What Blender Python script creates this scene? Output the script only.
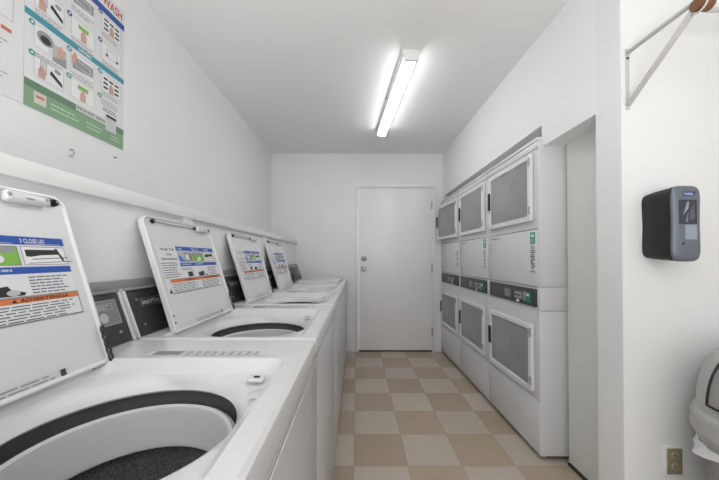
import bpy, bmesh, math, random
from mathutils import Vector, Matrix
random.seed(7)
for o in list(bpy.data.objects): bpy.data.objects.remove(o)
SC = bpy.context.scene
COL = SC.collection
PI = math.pi

# ------------------------------------------------------------------ camera, light, exposure
EYE = 1.17
cam_d = bpy.data.cameras.new('camera'); cam = bpy.data.objects.new('camera', cam_d); COL.objects.link(cam)
cam.location = (0, 0, EYE); cam.rotation_euler = (math.radians(90.6), 0, 0)
cam_d.sensor_fit = 'HORIZONTAL'; cam_d.sensor_width = 36.0; cam_d.lens = 36.0 * 300 / 719
cam_d.shift_x = 2.5 / 719; cam_d.shift_y = 15.0 / 719; cam_d.clip_start = 0.02
SC.camera = cam
SC.view_settings.view_transform = 'Standard'; SC.view_settings.look = 'None'
SC.view_settings.gamma = 1; SC.view_settings.use_curve_mapping = False
SC.view_settings.exposure = 0.92
w = bpy.data.worlds.new('daylight'); SC.world = w; w.use_nodes = True
bg = w.node_tree.nodes['Background']; bg.inputs[0].default_value = (1.0, 1.0, 1.0, 1); bg.inputs[1].default_value = 0.7
TUBE_POWER = 8.5

def area(name, loc, rot, sx, sy, power):
    l = bpy.data.lights.new(name, 'AREA'); l.shape = 'RECTANGLE'; l.size = sx; l.size_y = sy; l.energy = power
    l.color = (1, 1, 1)
    o = bpy.data.objects.new(name, l); COL.objects.link(o); o.location = loc; o.rotation_euler = rot
# added fill behind the camera, aimed up so the ceiling bounces its light
area('bounce_fill', (-0.2, -0.9, 1.0), (math.radians(180), 0, 0), 1.2, 1.2, 36)

# ------------------------------------------------------------------ materials
MATS = {}
def srgb(c):
    return tuple(((v / 255) / 12.92 if v / 255 <= 0.04045 else ((v / 255 + 0.055) / 1.055) ** 2.4) for v in c)
def mat(name, rgb, rough=0.5, metal=0.0, noise=0.03, nscale=6.0, bump=0.0, bscale=120.0, spec=0.5, coat=0.0):
    if name in MATS: return MATS[name]
    m = bpy.data.materials.new(name); m.use_nodes = True
    nt = m.node_tree; b = nt.nodes['Principled BSDF']
    c = srgb(rgb)
    b.inputs['Roughness'].default_value = rough; b.inputs['Metallic'].default_value = metal
    b.inputs['Specular IOR Level'].default_value = spec
    if coat: b.inputs['Coat Weight'].default_value = coat; b.inputs['Coat Roughness'].default_value = 0.1
    tc = nt.nodes.new('ShaderNodeTexCoord'); n = nt.nodes.new('ShaderNodeTexNoise')
    n.inputs['Scale'].default_value = nscale; n.inputs['Detail'].default_value = 4
    nt.links.new(tc.outputs['Object'], n.inputs['Vector'])
    r = nt.nodes.new('ShaderNodeValToRGB')
    r.color_ramp.elements[0].position = 0.3; r.color_ramp.elements[1].position = 0.7
    r.color_ramp.elements[0].color = tuple(v * (1 - noise) for v in c) + (1,)
    r.color_ramp.elements[1].color = tuple(min(1, v * (1 + noise)) for v in c) + (1,)
    nt.links.new(n.outputs['Fac'], r.inputs['Fac']); nt.links.new(r.outputs['Color'], b.inputs['Base Color'])
    if bump:
        n2 = nt.nodes.new('ShaderNodeTexNoise'); n2.inputs['Scale'].default_value = bscale
        nt.links.new(tc.outputs['Object'], n2.inputs['Vector'])
        bp = nt.nodes.new('ShaderNodeBump'); bp.inputs['Strength'].default_value = bump; bp.inputs['Distance'].default_value = 0.002
        nt.links.new(n2.outputs['Fac'], bp.inputs['Height']); nt.links.new(bp.outputs['Normal'], b.inputs['Normal'])
    MATS[name] = m; return m
def ink(rgb):
    return mat('ink_%d_%d_%d' % rgb, rgb, 0.55, noise=0.01)
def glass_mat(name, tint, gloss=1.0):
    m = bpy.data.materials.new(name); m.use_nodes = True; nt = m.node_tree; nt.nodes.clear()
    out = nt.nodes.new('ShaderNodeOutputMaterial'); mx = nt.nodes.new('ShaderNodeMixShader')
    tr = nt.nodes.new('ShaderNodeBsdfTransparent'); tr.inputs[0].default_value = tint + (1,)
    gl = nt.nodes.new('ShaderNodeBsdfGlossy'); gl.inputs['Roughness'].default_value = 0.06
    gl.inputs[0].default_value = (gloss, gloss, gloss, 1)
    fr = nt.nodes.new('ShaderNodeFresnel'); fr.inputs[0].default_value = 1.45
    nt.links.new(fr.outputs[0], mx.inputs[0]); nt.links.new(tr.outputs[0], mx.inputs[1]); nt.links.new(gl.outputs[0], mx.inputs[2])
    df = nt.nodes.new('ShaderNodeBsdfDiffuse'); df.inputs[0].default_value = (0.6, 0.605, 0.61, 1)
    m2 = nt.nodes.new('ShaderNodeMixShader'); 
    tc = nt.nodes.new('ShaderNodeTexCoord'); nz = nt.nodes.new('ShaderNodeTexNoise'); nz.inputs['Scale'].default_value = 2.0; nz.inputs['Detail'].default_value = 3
    mr = nt.nodes.new('ShaderNodeMapRange'); mr.inputs[1].default_value = 0.35; mr.inputs[2].default_value = 0.65; mr.inputs[3].default_value = 0.40; mr.inputs[4].default_value = 0.56  # patchy grey haze mixed in to imitate reflections on the glass
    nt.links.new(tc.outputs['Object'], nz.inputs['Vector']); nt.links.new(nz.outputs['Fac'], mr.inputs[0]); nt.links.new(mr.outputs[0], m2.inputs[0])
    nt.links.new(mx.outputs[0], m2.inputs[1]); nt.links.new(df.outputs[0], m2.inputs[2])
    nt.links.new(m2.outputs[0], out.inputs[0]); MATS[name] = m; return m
def emit_mat(name, rgb, s):
    m = bpy.data.materials.new(name); m.use_nodes = True; b = m.node_tree.nodes['Principled BSDF']
    b.inputs['Base Color'].default_value = (0.9, 0.9, 0.9, 1)
    b.inputs['Emission Color'].default_value = rgb + (1,); b.inputs['Emission Strength'].default_value = s
    MATS[name] = m; return m

M_WALL = mat('wall_paint', (234, 235, 235), 0.55, noise=0.012, nscale=2.5, bump=0.25, bscale=60)
M_WALLR = mat('wall_paint_column', (231, 232, 232), 0.5, noise=0.015, nscale=3, bump=0.2, bscale=60)
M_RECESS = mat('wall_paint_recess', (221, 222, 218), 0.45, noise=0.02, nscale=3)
M_CEIL = mat('ceiling_paint', (236, 236, 235), 0.7, noise=0.01, nscale=2, bump=0.2, bscale=80)
M_TRIM = mat('trim_paint', (234, 234, 233), 0.4, noise=0.01)
M_DOOR = mat('door_paint', (238, 238, 238), 0.35, noise=0.01, nscale=3)
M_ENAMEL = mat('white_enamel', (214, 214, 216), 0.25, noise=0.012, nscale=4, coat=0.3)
M_FRONT = mat('white_enamel_shaded', (196, 197, 200), 0.3, noise=0.02, nscale=5, coat=0.2)  # same enamel as the deck; shade on the front is put into the colour
M_LID = mat('lid_enamel', (222, 222, 224), 0.25, noise=0.01, coat=0.3)
M_RING = mat('tub_ring_plastic', (196, 196, 196), 0.35, noise=0.02)
M_BASKET = mat('basket_dark', (92, 92, 94), 0.5, noise=0.6, nscale=260, bump=0.6, bscale=260)
M_TUBDARK = mat('tub_gap_dark', (92, 92, 92), 0.6)
M_CONSOLE = mat('console_charcoal', (52, 53, 54), 0.4, noise=0.08, nscale=20)
M_CONSOLE_TOP = mat('console_grey', (150, 151, 151), 0.45)
M_STEEL = mat('brushed_steel', (170, 170, 172), 0.35, 0.8)
M_DSTEEL = mat('dark_steel', (70, 70, 72), 0.4, 0.7)
M_BLACK = mat('black_rubber', (24, 24, 25), 0.5)
M_DARK = mat('dark_gap', (45, 44, 43), 0.8)
M_DRYER = mat('dryer_enamel', (216, 217, 219), 0.35, noise=0.01, nscale=4)
M_DOORFR = mat('dryer_door_frame', (225, 226, 228), 0.3, noise=0.01)
M_DRUM = mat('dryer_drum', (225, 226, 227), 0.4, 0.0, noise=0.06, nscale=8)
M_DPANEL = mat('dryer_control_grey', (66, 67, 69), 0.45, noise=0.05, nscale=15)
M_WOOD = mat('stained_rod_wood', (120, 78, 52), 0.5, noise=0.2, nscale=25)
M_BRKT = mat('painted_bracket', (196, 196, 195), 0.4)
M_BIN = mat('bin_grey_plastic', (150, 148, 146), 0.5, noise=0.05, nscale=9)
M_BINLID = mat('bin_lid_grey_plastic', (180, 179, 177), 0.45, noise=0.05, nscale=9)
M_BAG = mat('bin_bag_white', (222, 222, 222), 0.4)
M_OUT = mat('outlet_olive', (140, 134, 108), 0.45)
M_PAPER = mat('paper_white', (222, 222, 224), 0.35, noise=0.01)
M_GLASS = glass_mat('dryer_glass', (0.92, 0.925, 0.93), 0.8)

# floor: twelve-inch two-tone vinyl squares
def floor_mat():
    m = bpy.data.materials.new('vinyl_squares'); m.use_nodes = True; nt = m.node_tree; b = nt.nodes['Principled BSDF']
    N = nt.nodes.new; L = nt.links.new
    geo = N('ShaderNodeNewGeometry'); sep = N('ShaderNodeSeparateXYZ'); L(geo.outputs['Position'], sep.inputs[0])
    def mth(op, a, bv=None, cv=None):
        n = N('ShaderNodeMath'); n.operation = op
        for i, v in enumerate((a, bv, cv)):
            if v is None: continue
            if isinstance(v, (int, float)): n.inputs[i].default_value = v
            else: L(v, n.inputs[i])
        return n.outputs[0]
    T = 0.305
    tx = mth('DIVIDE', mth('ADD', sep.outputs[0], 0.018), T)
    ty = mth('DIVIDE', mth('SUBTRACT', sep.outputs[1], 2.31 - 10 * T), T)
    fx = mth('FLOOR', tx); fy = mth('FLOOR', ty)
    par = mth('FLOORED_MODULO', mth('ADD', fx, fy), 2.0)
    cmb = N('ShaderNodeCombineXYZ'); L(fx, cmb.inputs[0]); L(fy, cmb.inputs[1])
    wn = N('ShaderNodeTexWhiteNoise'); L(cmb.outputs[0], wn.inputs['Vector'])
    mix = N('ShaderNodeMix'); mix.data_type = 'RGBA'; L(par, mix.inputs[0])
    mix.inputs[6].default_value = srgb((176, 159, 139)) + (1,); mix.inputs[7].default_value = srgb((191, 180, 167)) + (1,)
    nz = N('ShaderNodeTexNoise'); nz.inputs['Scale'].default_value = 9; nz.inputs['Detail'].default_value = 6
    L(geo.outputs['Position'], nz.inputs['Vector'])
    fac = mth('ADD', mth('MULTIPLY', wn.outputs['Value'], 0.10), mth('MULTIPLY', nz.outputs['Fac'], 0.16))
    val = mth('ADD', fac, 0.87)
    ex = mth('ABSOLUTE', mth('SUBTRACT', mth('FRACT', tx), 0.5)); ey = mth('ABSOLUTE', mth('SUBTRACT', mth('FRACT', ty), 0.5))
    edge = mth('GREATER_THAN', mth('MAXIMUM', ex, ey), 0.4935)
    val2 = mth('MULTIPLY', val, mth('SUBTRACT', 1.0, mth('MULTIPLY', edge, 0.28)))
    vm = N('ShaderNodeVectorMath'); vm.operation = 'SCALE'; L(mix.outputs[2], vm.inputs[0]); L(val2, vm.inputs['Scale'])
    L(vm.outputs[0], b.inputs['Base Color']); b.inputs['Roughness'].default_value = 0.42
    return m
M_FLOOR = floor_mat()

# ------------------------------------------------------------------ mesh helpers
class MB:
    def __init__(s): s.bm = bmesh.new(); s.mats = []
    def mi(s, m):
        if m not in s.mats: s.mats.append(m)
        return s.mats.index(m)
    def _tag(s, faces, m):
        i = s.mi(m)
        for f in faces: f.material_index = i
    def box(s, p0, p1, m, bev=0.0, seg=2, mtx=None):
        t = bmesh.new(); bmesh.ops.create_cube(t, size=1)
        c = [(a + b) / 2 for a, b in zip(p0, p1)]; d = [abs(b - a) for a, b in zip(p0, p1)]
        for v in t.verts: v.co = Vector((c[0] + v.co.x * d[0], c[1] + v.co.y * d[1], c[2] + v.co.z * d[2]))
        if bev: bmesh.ops.bevel(t, geom=list(t.edges), offset=min(bev, min(d) * 0.45), segments=seg, affect='EDGES', profile=0.5)
        s.merge(t, m, mtx); return s
    def merge(s, t, m, mtx=None):
        i = s.mi(m); vm = {}
        for v in t.verts: vm[v] = s.bm.verts.new(mtx @ v.co if mtx else v.co)
        for f in t.faces:
            try: nf = s.bm.faces.new([vm[v] for v in f.verts]); nf.material_index = i
            except ValueError: pass
        t.free()
    def loft(s, rings, ms, closed=True, cap0=False, cap1=False):
        """rings: lists of points; ms: one material or one per band"""
        vs = [[s.bm.verts.new(p) for p in r] for r in rings]; n = len(vs[0])
        for k in range(len(vs) - 1):
            m = ms[k] if isinstance(ms, list) else ms; i = s.mi(m)
            for j in range(n if closed else n - 1):
                a, b = vs[k][j], vs[k][(j + 1) % n]; c, d = vs[k + 1][(j + 1) % n], vs[k + 1][j]
                try: f = s.bm.faces.new((a, b, c, d)); f.material_index = i
                except ValueError: pass
        m0 = ms[0] if isinstance(ms, list) else ms; m1 = ms[-1] if isinstance(ms, list) else ms
        if cap0: f = s.bm.faces.new(list(reversed(vs[0]))); f.material_index = s.mi(m0)
        if cap1: f = s.bm.faces.new(vs[-1]); f.material_index = s.mi(m1)
        return s
    def lathe(s, prof, m, c=(0, 0, 0), n=48, axis='z', cap0=False, cap1=False):
        rings = []
        for r, h in prof:
            ring = []
            for k in range(n):
                a = 2 * PI * k / n; x, y = r * math.cos(a), r * math.sin(a)
                p = (x, y, h) if axis == 'z' else ((h, x, y) if axis == 'x' else (y, h, x))
                ring.append((p[0] + c[0], p[1] + c[1], p[2] + c[2]))
            rings.append(ring)
        return s.loft(rings, m, True, cap0, cap1)
    def tube(s, pts, r, m, n=12, caps=True):
        pts = [Vector(p) for p in pts]; rings = []; up = None
        for i, p in enumerate(pts):
            t = (pts[min(i + 1, len(pts) - 1)] - pts[max(i - 1, 0)]).normalized()
            if up is None: up = t.orthogonal().normalized()
            up = (up - t * up.dot(t)).normalized(); sd = t.cross(up)
            rr = r[i] if isinstance(r, (list, tuple)) else r
            rings.append([p + (up * math.cos(2 * PI * k / n) + sd * math.sin(2 * PI * k / n)) * rr for k in range(n)])
        return s.loft(rings, m, True, caps, caps)
    def prism(s, poly, a0, a1, m, axis='y', bev=0.0):
        """extrude a 2-D polygon along an axis; poly in the two other axes in xyz order"""
        t = bmesh.new()
        def P(q, a): return {'y': (q[0], a, q[1]), 'x': (a, q[0], q[1]), 'z': (q[0], q[1], a)}[axis]
        A = [t.verts.new(P(q, a0)) for q in poly]; B = [t.verts.new(P(q, a1)) for q in poly]; n = len(poly)
        t.faces.new(A); t.faces.new(list(reversed(B)))
        for k in range(n): t.faces.new((A[k], B[k], B[(k + 1) % n], A[(k + 1) % n]))
        bmesh.ops.recalc_face_normals(t, faces=list(t.faces))
        if bev: bmesh.ops.bevel(t, geom=list(t.edges), offset=bev, segments=2, affect='EDGES', profile=0.5)
        s.merge(t, m); return s
    def build(s, name, parent=None, loc=(0, 0, 0), rot=(0, 0, 0), smooth=35, recalc=True):
        if recalc: bmesh.ops.recalc_face_normals(s.bm, faces=list(s.bm.faces))
        th = math.radians(smooth)
        for e in s.bm.edges:
            e.smooth = not (len(e.link_faces) == 2 and e.calc_face_angle(0) > th)
        for f in s.bm.faces: f.smooth = True
        me = bpy.data.meshes.new(name); s.bm.to_mesh(me); s.bm.free()
        for m in s.mats: me.materials.append(m)
        o = bpy.data.objects.new(name, me); COL.objects.link(o)
        o.location = loc; o.rotation_euler = rot
        if parent: o.parent = parent
        return o

FONTCACHE = {}
def text_polys(txt, bold=True):
    if txt in FONTCACHE: return FONTCACHE[txt]
    cu = bpy.data.curves.new('t', 'FONT'); cu.body = txt; cu.size = 1; cu.align_x = 'LEFT'; cu.resolution_u = 3
    if bold: cu.offset = 0.018
    ob = bpy.data.objects.new('t', cu); COL.objects.link(ob)
    dg = bpy.context.evaluated_depsgraph_get(); me = ob.evaluated_get(dg).to_mesh()
    vs = [(v.co.x, v.co.y) for v in me.vertices]; fs = [tuple(p.vertices) for p in me.polygons]
    ob.evaluated_get(dg).to_mesh_clear(); bpy.data.objects.remove(ob); bpy.data.curves.remove(cu)
    x0 = min(v[0] for v in vs); x1 = max(v[0] for v in vs); y0 = min(v[1] for v in vs); y1 = max(v[1] for v in vs)
    FONTCACHE[txt] = (vs, fs, x0, x1, y0, y1); return FONTCACHE[txt]

class Decal:
    """printed flat artwork; fn(u, v, w) -> 3-D point"""
    def __init__(s, fn, step=0.00035): s.mb = MB(); s.fn = fn; s.w = 0; s.step = step
    def poly(s, pts, m, layer=1):
        f = s.mb.bm.faces.new([s.mb.bm.verts.new(s.fn(u, v, layer * s.step)) for u, v in pts])
        f.material_index = s.mb.mi(m)
    def rect(s, u0, v0, u1, v1, m, layer=1): s.poly([(u0, v0), (u1, v0), (u1, v1), (u0, v1)], m, layer)
    def disc(s, u, v, r, m, layer=1, ry=None, n=20):
        ry = ry or r; s.poly([(u + r * math.cos(2 * PI * k / n), v + ry * math.sin(2 * PI * k / n)) for k in range(n)], m, layer)
    def text(s, txt, u0, v0, width, height, m, layer=2, vert=False):
        vs, fs, x0, x1, y0, y1 = text_polys(txt); kx = width / (x1 - x0); ky = height / (y1 - y0)
        if vert: nv = [s.mb.bm.verts.new(s.fn(u0 - (y - y0) * ky, v0 + (x - x0) * kx, layer * s.step)) for x, y in vs]
        else: nv = [s.mb.bm.verts.new(s.fn(u0 + (x - x0) * kx, v0 + (y - y0) * ky, layer * s.step)) for x, y in vs]
        i = s.mb.mi(m)
        for f in fs:
            try: nf = s.mb.bm.faces.new([nv[k] for k in f]); nf.material_index = i
            except ValueError: pass
    def lines(s, u0, v0, u1, v1, n, m, layer=2, fill=0.4):
        h = (v1 - v0) / n; rnd = random.Random(int(u0 * 1000 + v0 * 777))
        for k in range(n):
            y = v1 - (k + 1) * h + h * 0.3; x = u0; xe = u0 + (u1 - u0) * rnd.uniform(0.75, 1.0)
            while x < xe:
                l = (u1 - u0) * rnd.uniform(0.08, 0.2); s.rect(x, y, min(x + l, xe), y + h * fill, m, layer); x += l + (u1 - u0) * 0.025
    def frame(s, u0, v0, u1, v1, t, m, layer=2):
        s.rect(u0, v0, u1, v0 + t, m, layer); s.rect(u0, v1 - t, u1, v1, m, layer)
        s.rect(u0, v0 + t, u0 + t, v1 - t, m, layer); s.rect(u1 - t, v0 + t, u1, v1 - t, m, layer)
    def slab(s, u0, v0, u1, v1, t, m):
        pts = [(u0, v0), (u1, v0), (u1, v1), (u0, v1)]
        s.mb.loft([[s.fn(u, v, -t) for u, v in pts], [s.fn(u, v, 0) for u, v in pts]], m, True, True, True)
    def build(s, name, parent=None, **k):
        o = s.mb.build(name, parent, recalc=False, **k)
        for p in o.data.polygons: p.use_smooth = False
        return o

def empty(name, loc, rz=0):
    o = bpy.data.objects.new(name, None); COL.objects.link(o); o.location = loc; o.rotation_euler = (0, 0, rz); o.empty_display_size = 0.1
    return o
def tag(o, label, cat, group=None):
    o['label'] = label; o['category'] = cat
    if group: o['group'] = group
    return o
def struct(o): o['kind'] = 'structure'; return o

# ------------------------------------------------------------------ room shell
XL, XR, YB, ZC = -1.08, 1.085, 3.77, 2.49
CH = -0.765          # front face of the plumbing chase
YN = 1.228            # wall that faces the camera on the right
YO = -3.2            # back of the hall behind the camera
XO = 3.6
struct(MB().box((XL - 0.1, YO, -0.1), (XO, YB + 0.1, 0), M_FLOOR).build('floor'))
struct(MB().box((XL - 0.1, YO, ZC), (XO, YB + 0.1, ZC + 0.1), M_CEIL).build('ceiling'))
struct(MB().box((XL - 0.1, YO, 0), (XL, YB + 0.1, ZC), M_WALL).build('wall_left'))
DX0, DX1, DZ = 0.012, 0.955, 2.065
wb = MB()
wb.box((XL, YB, 0), (DX0, YB + 0.1, ZC), M_WALL).box((DX1, YB, 0), (2.1, YB + 0.1, ZC), M_WALL).box((DX0, YB, DZ), (DX1, YB + 0.1, ZC), M_WALL)
struct(wb.build('wall_back'))
DRY0 = 1.742
ZS = 1.95; ZH = 1.825; YJ = 1.357
struct(MB().box((XR, DRY0 + 0.012, ZS), (1.95, YB, ZC), M_WALL).build('wall_right_above_dryers'))
struct(MB().box((XR, YJ, ZH), (1.95, DRY0 + 0.012, ZC), M_WALL).build('wall_right_header'))
struct(MB().box((XR, YN, 0), (1.95, YJ, ZC), M_WALLR).build('wall_right_column'))
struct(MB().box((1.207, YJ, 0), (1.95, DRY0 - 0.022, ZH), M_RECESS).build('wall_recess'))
struct(MB().box((1.85, DRY0 - 0.02, 0), (1.95, YB, ZS), M_DARK).build('wall_alcove'))
struct(MB().box((1.95, YN, 0), (XO, YN + 0.115, ZC), M_WALL).build('wall_hall'))
struct(MB().box((XO, YO, 0), (XO + 0.1, YN + 0.115, ZC), M_WALL).build('wall_side_blocker'))  # unseen wall, added to close off the world's light from the right
struct(MB().box((XR + 0.001, YN - 0.002, 0), (1.951, YN, ZC), M_WALL).build('wall_near'))
# plumbing chase with cap board and battens
struct(MB().box((XL, -1.2, 0), (CH, YB, 1.375), M_WALL, 0.004).build('wall_chase'))
struct(MB().box((CH - 0.02, -1.2, 1.348), (CH + 0.018, YB, 1.392), M_TRIM, 0.003).build('trim_1'))
tb = MB()
for y in (1.345, 2.47): tb.box((CH, y - 0.035, 1.07), (CH + 0.012, y + 0.035, 1.349), M_TRIM, 0.002)
tb.box((CH, YB - 0.04, 0.9), (CH + 0.012, YB, 1.349), M_TRIM, 0.002)
struct(tb.build('trim_2'))
struct(MB().box((CH, -0.5, 1.072), (CH + 0.022, YB - 0.02, 1.10), M_CONSOLE_TOP, 0.003).build('trim_3'))
struct(MB().box((-0.11, YB - 0.014, 0), (-0.03, YB, 0.09), M_TRIM, 0.003).box((0.99, YB - 0.014, 0), (1.05, YB, 0.09), M_TRIM, 0.003).build('baseboard_back'))
struct(MB().box((1.193, YJ + 0.002, 0), (1.207, DRY0 - 0.03, 0.012), M_DARK).build('baseboard_right'))

# door in the back wall
dr = MB().box((DX0 + 0.014, YB - 0.004, 0.018), (DX1 - 0.014, YB + 0.038, DZ - 0.014), M_DOOR, 0.002).build('door_1'); struct(dr)
fr = MB()
fr.box((DX0 - 0.03, YB - 0.016, 0), (DX0 + 0.01, YB - 0.001, DZ - 0.0105), M_TRIM, 0.002).box((DX0 + 0.0005, YB, 0), (DX0 + 0.012, YB + 0.05, DZ - 0.0105), M_TRIM)
fr.box((DX1 - 0.01, YB - 0.016, 0), (DX1 + 0.03, YB - 0.001, DZ - 0.0105), M_TRIM, 0.002).box((DX1 - 0.012, YB, 0), (DX1 - 0.0005, YB + 0.05, DZ - 0.0105), M_TRIM)
fr.box((DX0 - 0.03, YB - 0.016, DZ - 0.01), (DX1 + 0.03, YB - 0.001, DZ + 0.03), M_TRIM, 0.002).box((DX0 + 0.0005, YB, DZ - 0.012), (DX1 - 0.0005, YB + 0.05, DZ - 0.0005), M_TRIM)
fr.build('door_frame', dr)
MB().box((DX0 + 0.014, YB - 0.002, 0.001), (DX1 - 0.014, YB + 0.03, 0.018), M_BLACK).build('door_sweep', dr)
for z, n in ((1.165, 'deadbolt'), (1.040, 'door_knob')):
    k = MB().lathe([(0.0, -0.03), (0.012, -0.03), (0.017, -0.024), (0.022, -0.012), (0.032, -0.008), (0.034, 0)], M_STEEL, (DX0 + 0.075, YB - 0.004, z), 28, 'y')
    if n == 'deadbolt': k.box((DX0 + 0.072, YB - 0.042, z - 0.008), (DX0 + 0.078, YB - 0.03, z + 0.008), M_DSTEEL, 0.001)
    else: k.lathe([(0.02, -0.05), (0.024, -0.045), (0.024, -0.035), (0.012, -0.022)], M_STEEL, (DX0 + 0.075, YB - 0.004, z), 28, 'y', cap0=True)
    k.build(n, dr)
for z in (0.25, 1.04, 1.83):
    MB().box((DX1 - 0.022, YB - 0.012, z - 0.05), (DX1 - 0.004, YB - 0.001, z + 0.05), M_STEEL, 0.002).tube([(DX1 - 0.012, YB - 0.014, z - 0.052), (DX1 - 0.012, YB - 0.014, z + 0.052)], 0.005, M_STEEL).build('door_hinge', dr)

# ------------------------------------------------------------------ ceiling lamp
LX, LY0, LY1 = 0.297, 1.88, 3.06
lamp = tag(empty('ceiling_lamp', (LX, (LY0 + LY1) / 2, ZC), 0.075), 'white fluorescent strip light with two glowing tubes on the ceiling', 'ceiling light')
hl = (LY1 - LY0) / 2
h = MB().prism([(-0.056, 0), (0.056, 0), (0.056, -0.018), (0.044, -0.042), (-0.044, -0.042), (-0.056, -0.018)], -hl, hl, M_TRIM, 'y', 0.003)
h.build('housing', lamp)
for sgn, nm in ((-1, 'end_cap'), (1, 'end_cap')):
    MB().box((-0.044, sgn * hl - 0.012, -0.076), (0.044, sgn * hl + 0.012, -0.03), M_TRIM, 0.004).build(nm, lamp)
M_TUBE = emit_mat('fluorescent_glow', (0.985, 0.99, 1.0), TUBE_POWER)
for sx in (-0.0215, 0.0215):
    MB().tube([(sx, -hl + 0.012, -0.056), (sx, hl - 0.012, -0.056)], 0.0165, M_TUBE, 20).build('tube', lamp)
MB().box((-0.060, -0.04, -0.016), (-0.054, -0.01, -0.004), M_BLACK, 0.002).build('knockout_plug', lamp)

# ------------------------------------------------------------------ washing machines
WX = -0.445; HW = 0.345; XF, XBk = 0.32, -0.318; ZT = 0.92
HCX, HCY, HR = 0.033, -0.005, 0.187
def angles():
    A = set(round(2 * PI * k / 144, 6) for k in range(144))
    for (a, b) in ((XBk, XF),):
        for x in (XBk, XF):
            for y in (-HW, HW): A.add(round(math.atan2(y - HCY, x - HCX) % (2 * PI), 6))
    return sorted(A)
ANG = angles()
def ray_rrect(x0, x1, y0, y1, r, a):
    """distance from the hole centre to a rounded rectangle"""
    dx, dy = math.cos(a), math.sin(a)
    lo, hi = 0.0, 1.2
    def inside(t):
        x = HCX + dx * t; y = HCY + dy * t
        if not (x0 <= x <= x1 and y0 <= y <= y1): return False
        cx = min(max(x, x0 + r), x1 - r); cy = min(max(y, y0 + r), y1 - r)
        return (x - cx) ** 2 + (y - cy) ** 2 <= r * r + 1e-12 if (r > 0) else True
    for _ in range(40):
        m = (lo + hi) / 2
        if inside(m): lo = m
        else: hi = m
    return lo
def ring_rr(x0, x1, y0, y1, r, z):
    return [(HCX + math.cos(a) * t, HCY + math.sin(a) * t, z) for a in ANG for t in (ray_rrect(x0, x1, y0, y1, r, a),)]
def ring_c(R, z): return [(HCX + math.cos(a) * R, HCY + math.sin(a) * R, z) for a in ANG]
LIDW, LIDH = 0.475, 0.428
RX0, RX1 = -0.185, 0.272

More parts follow.
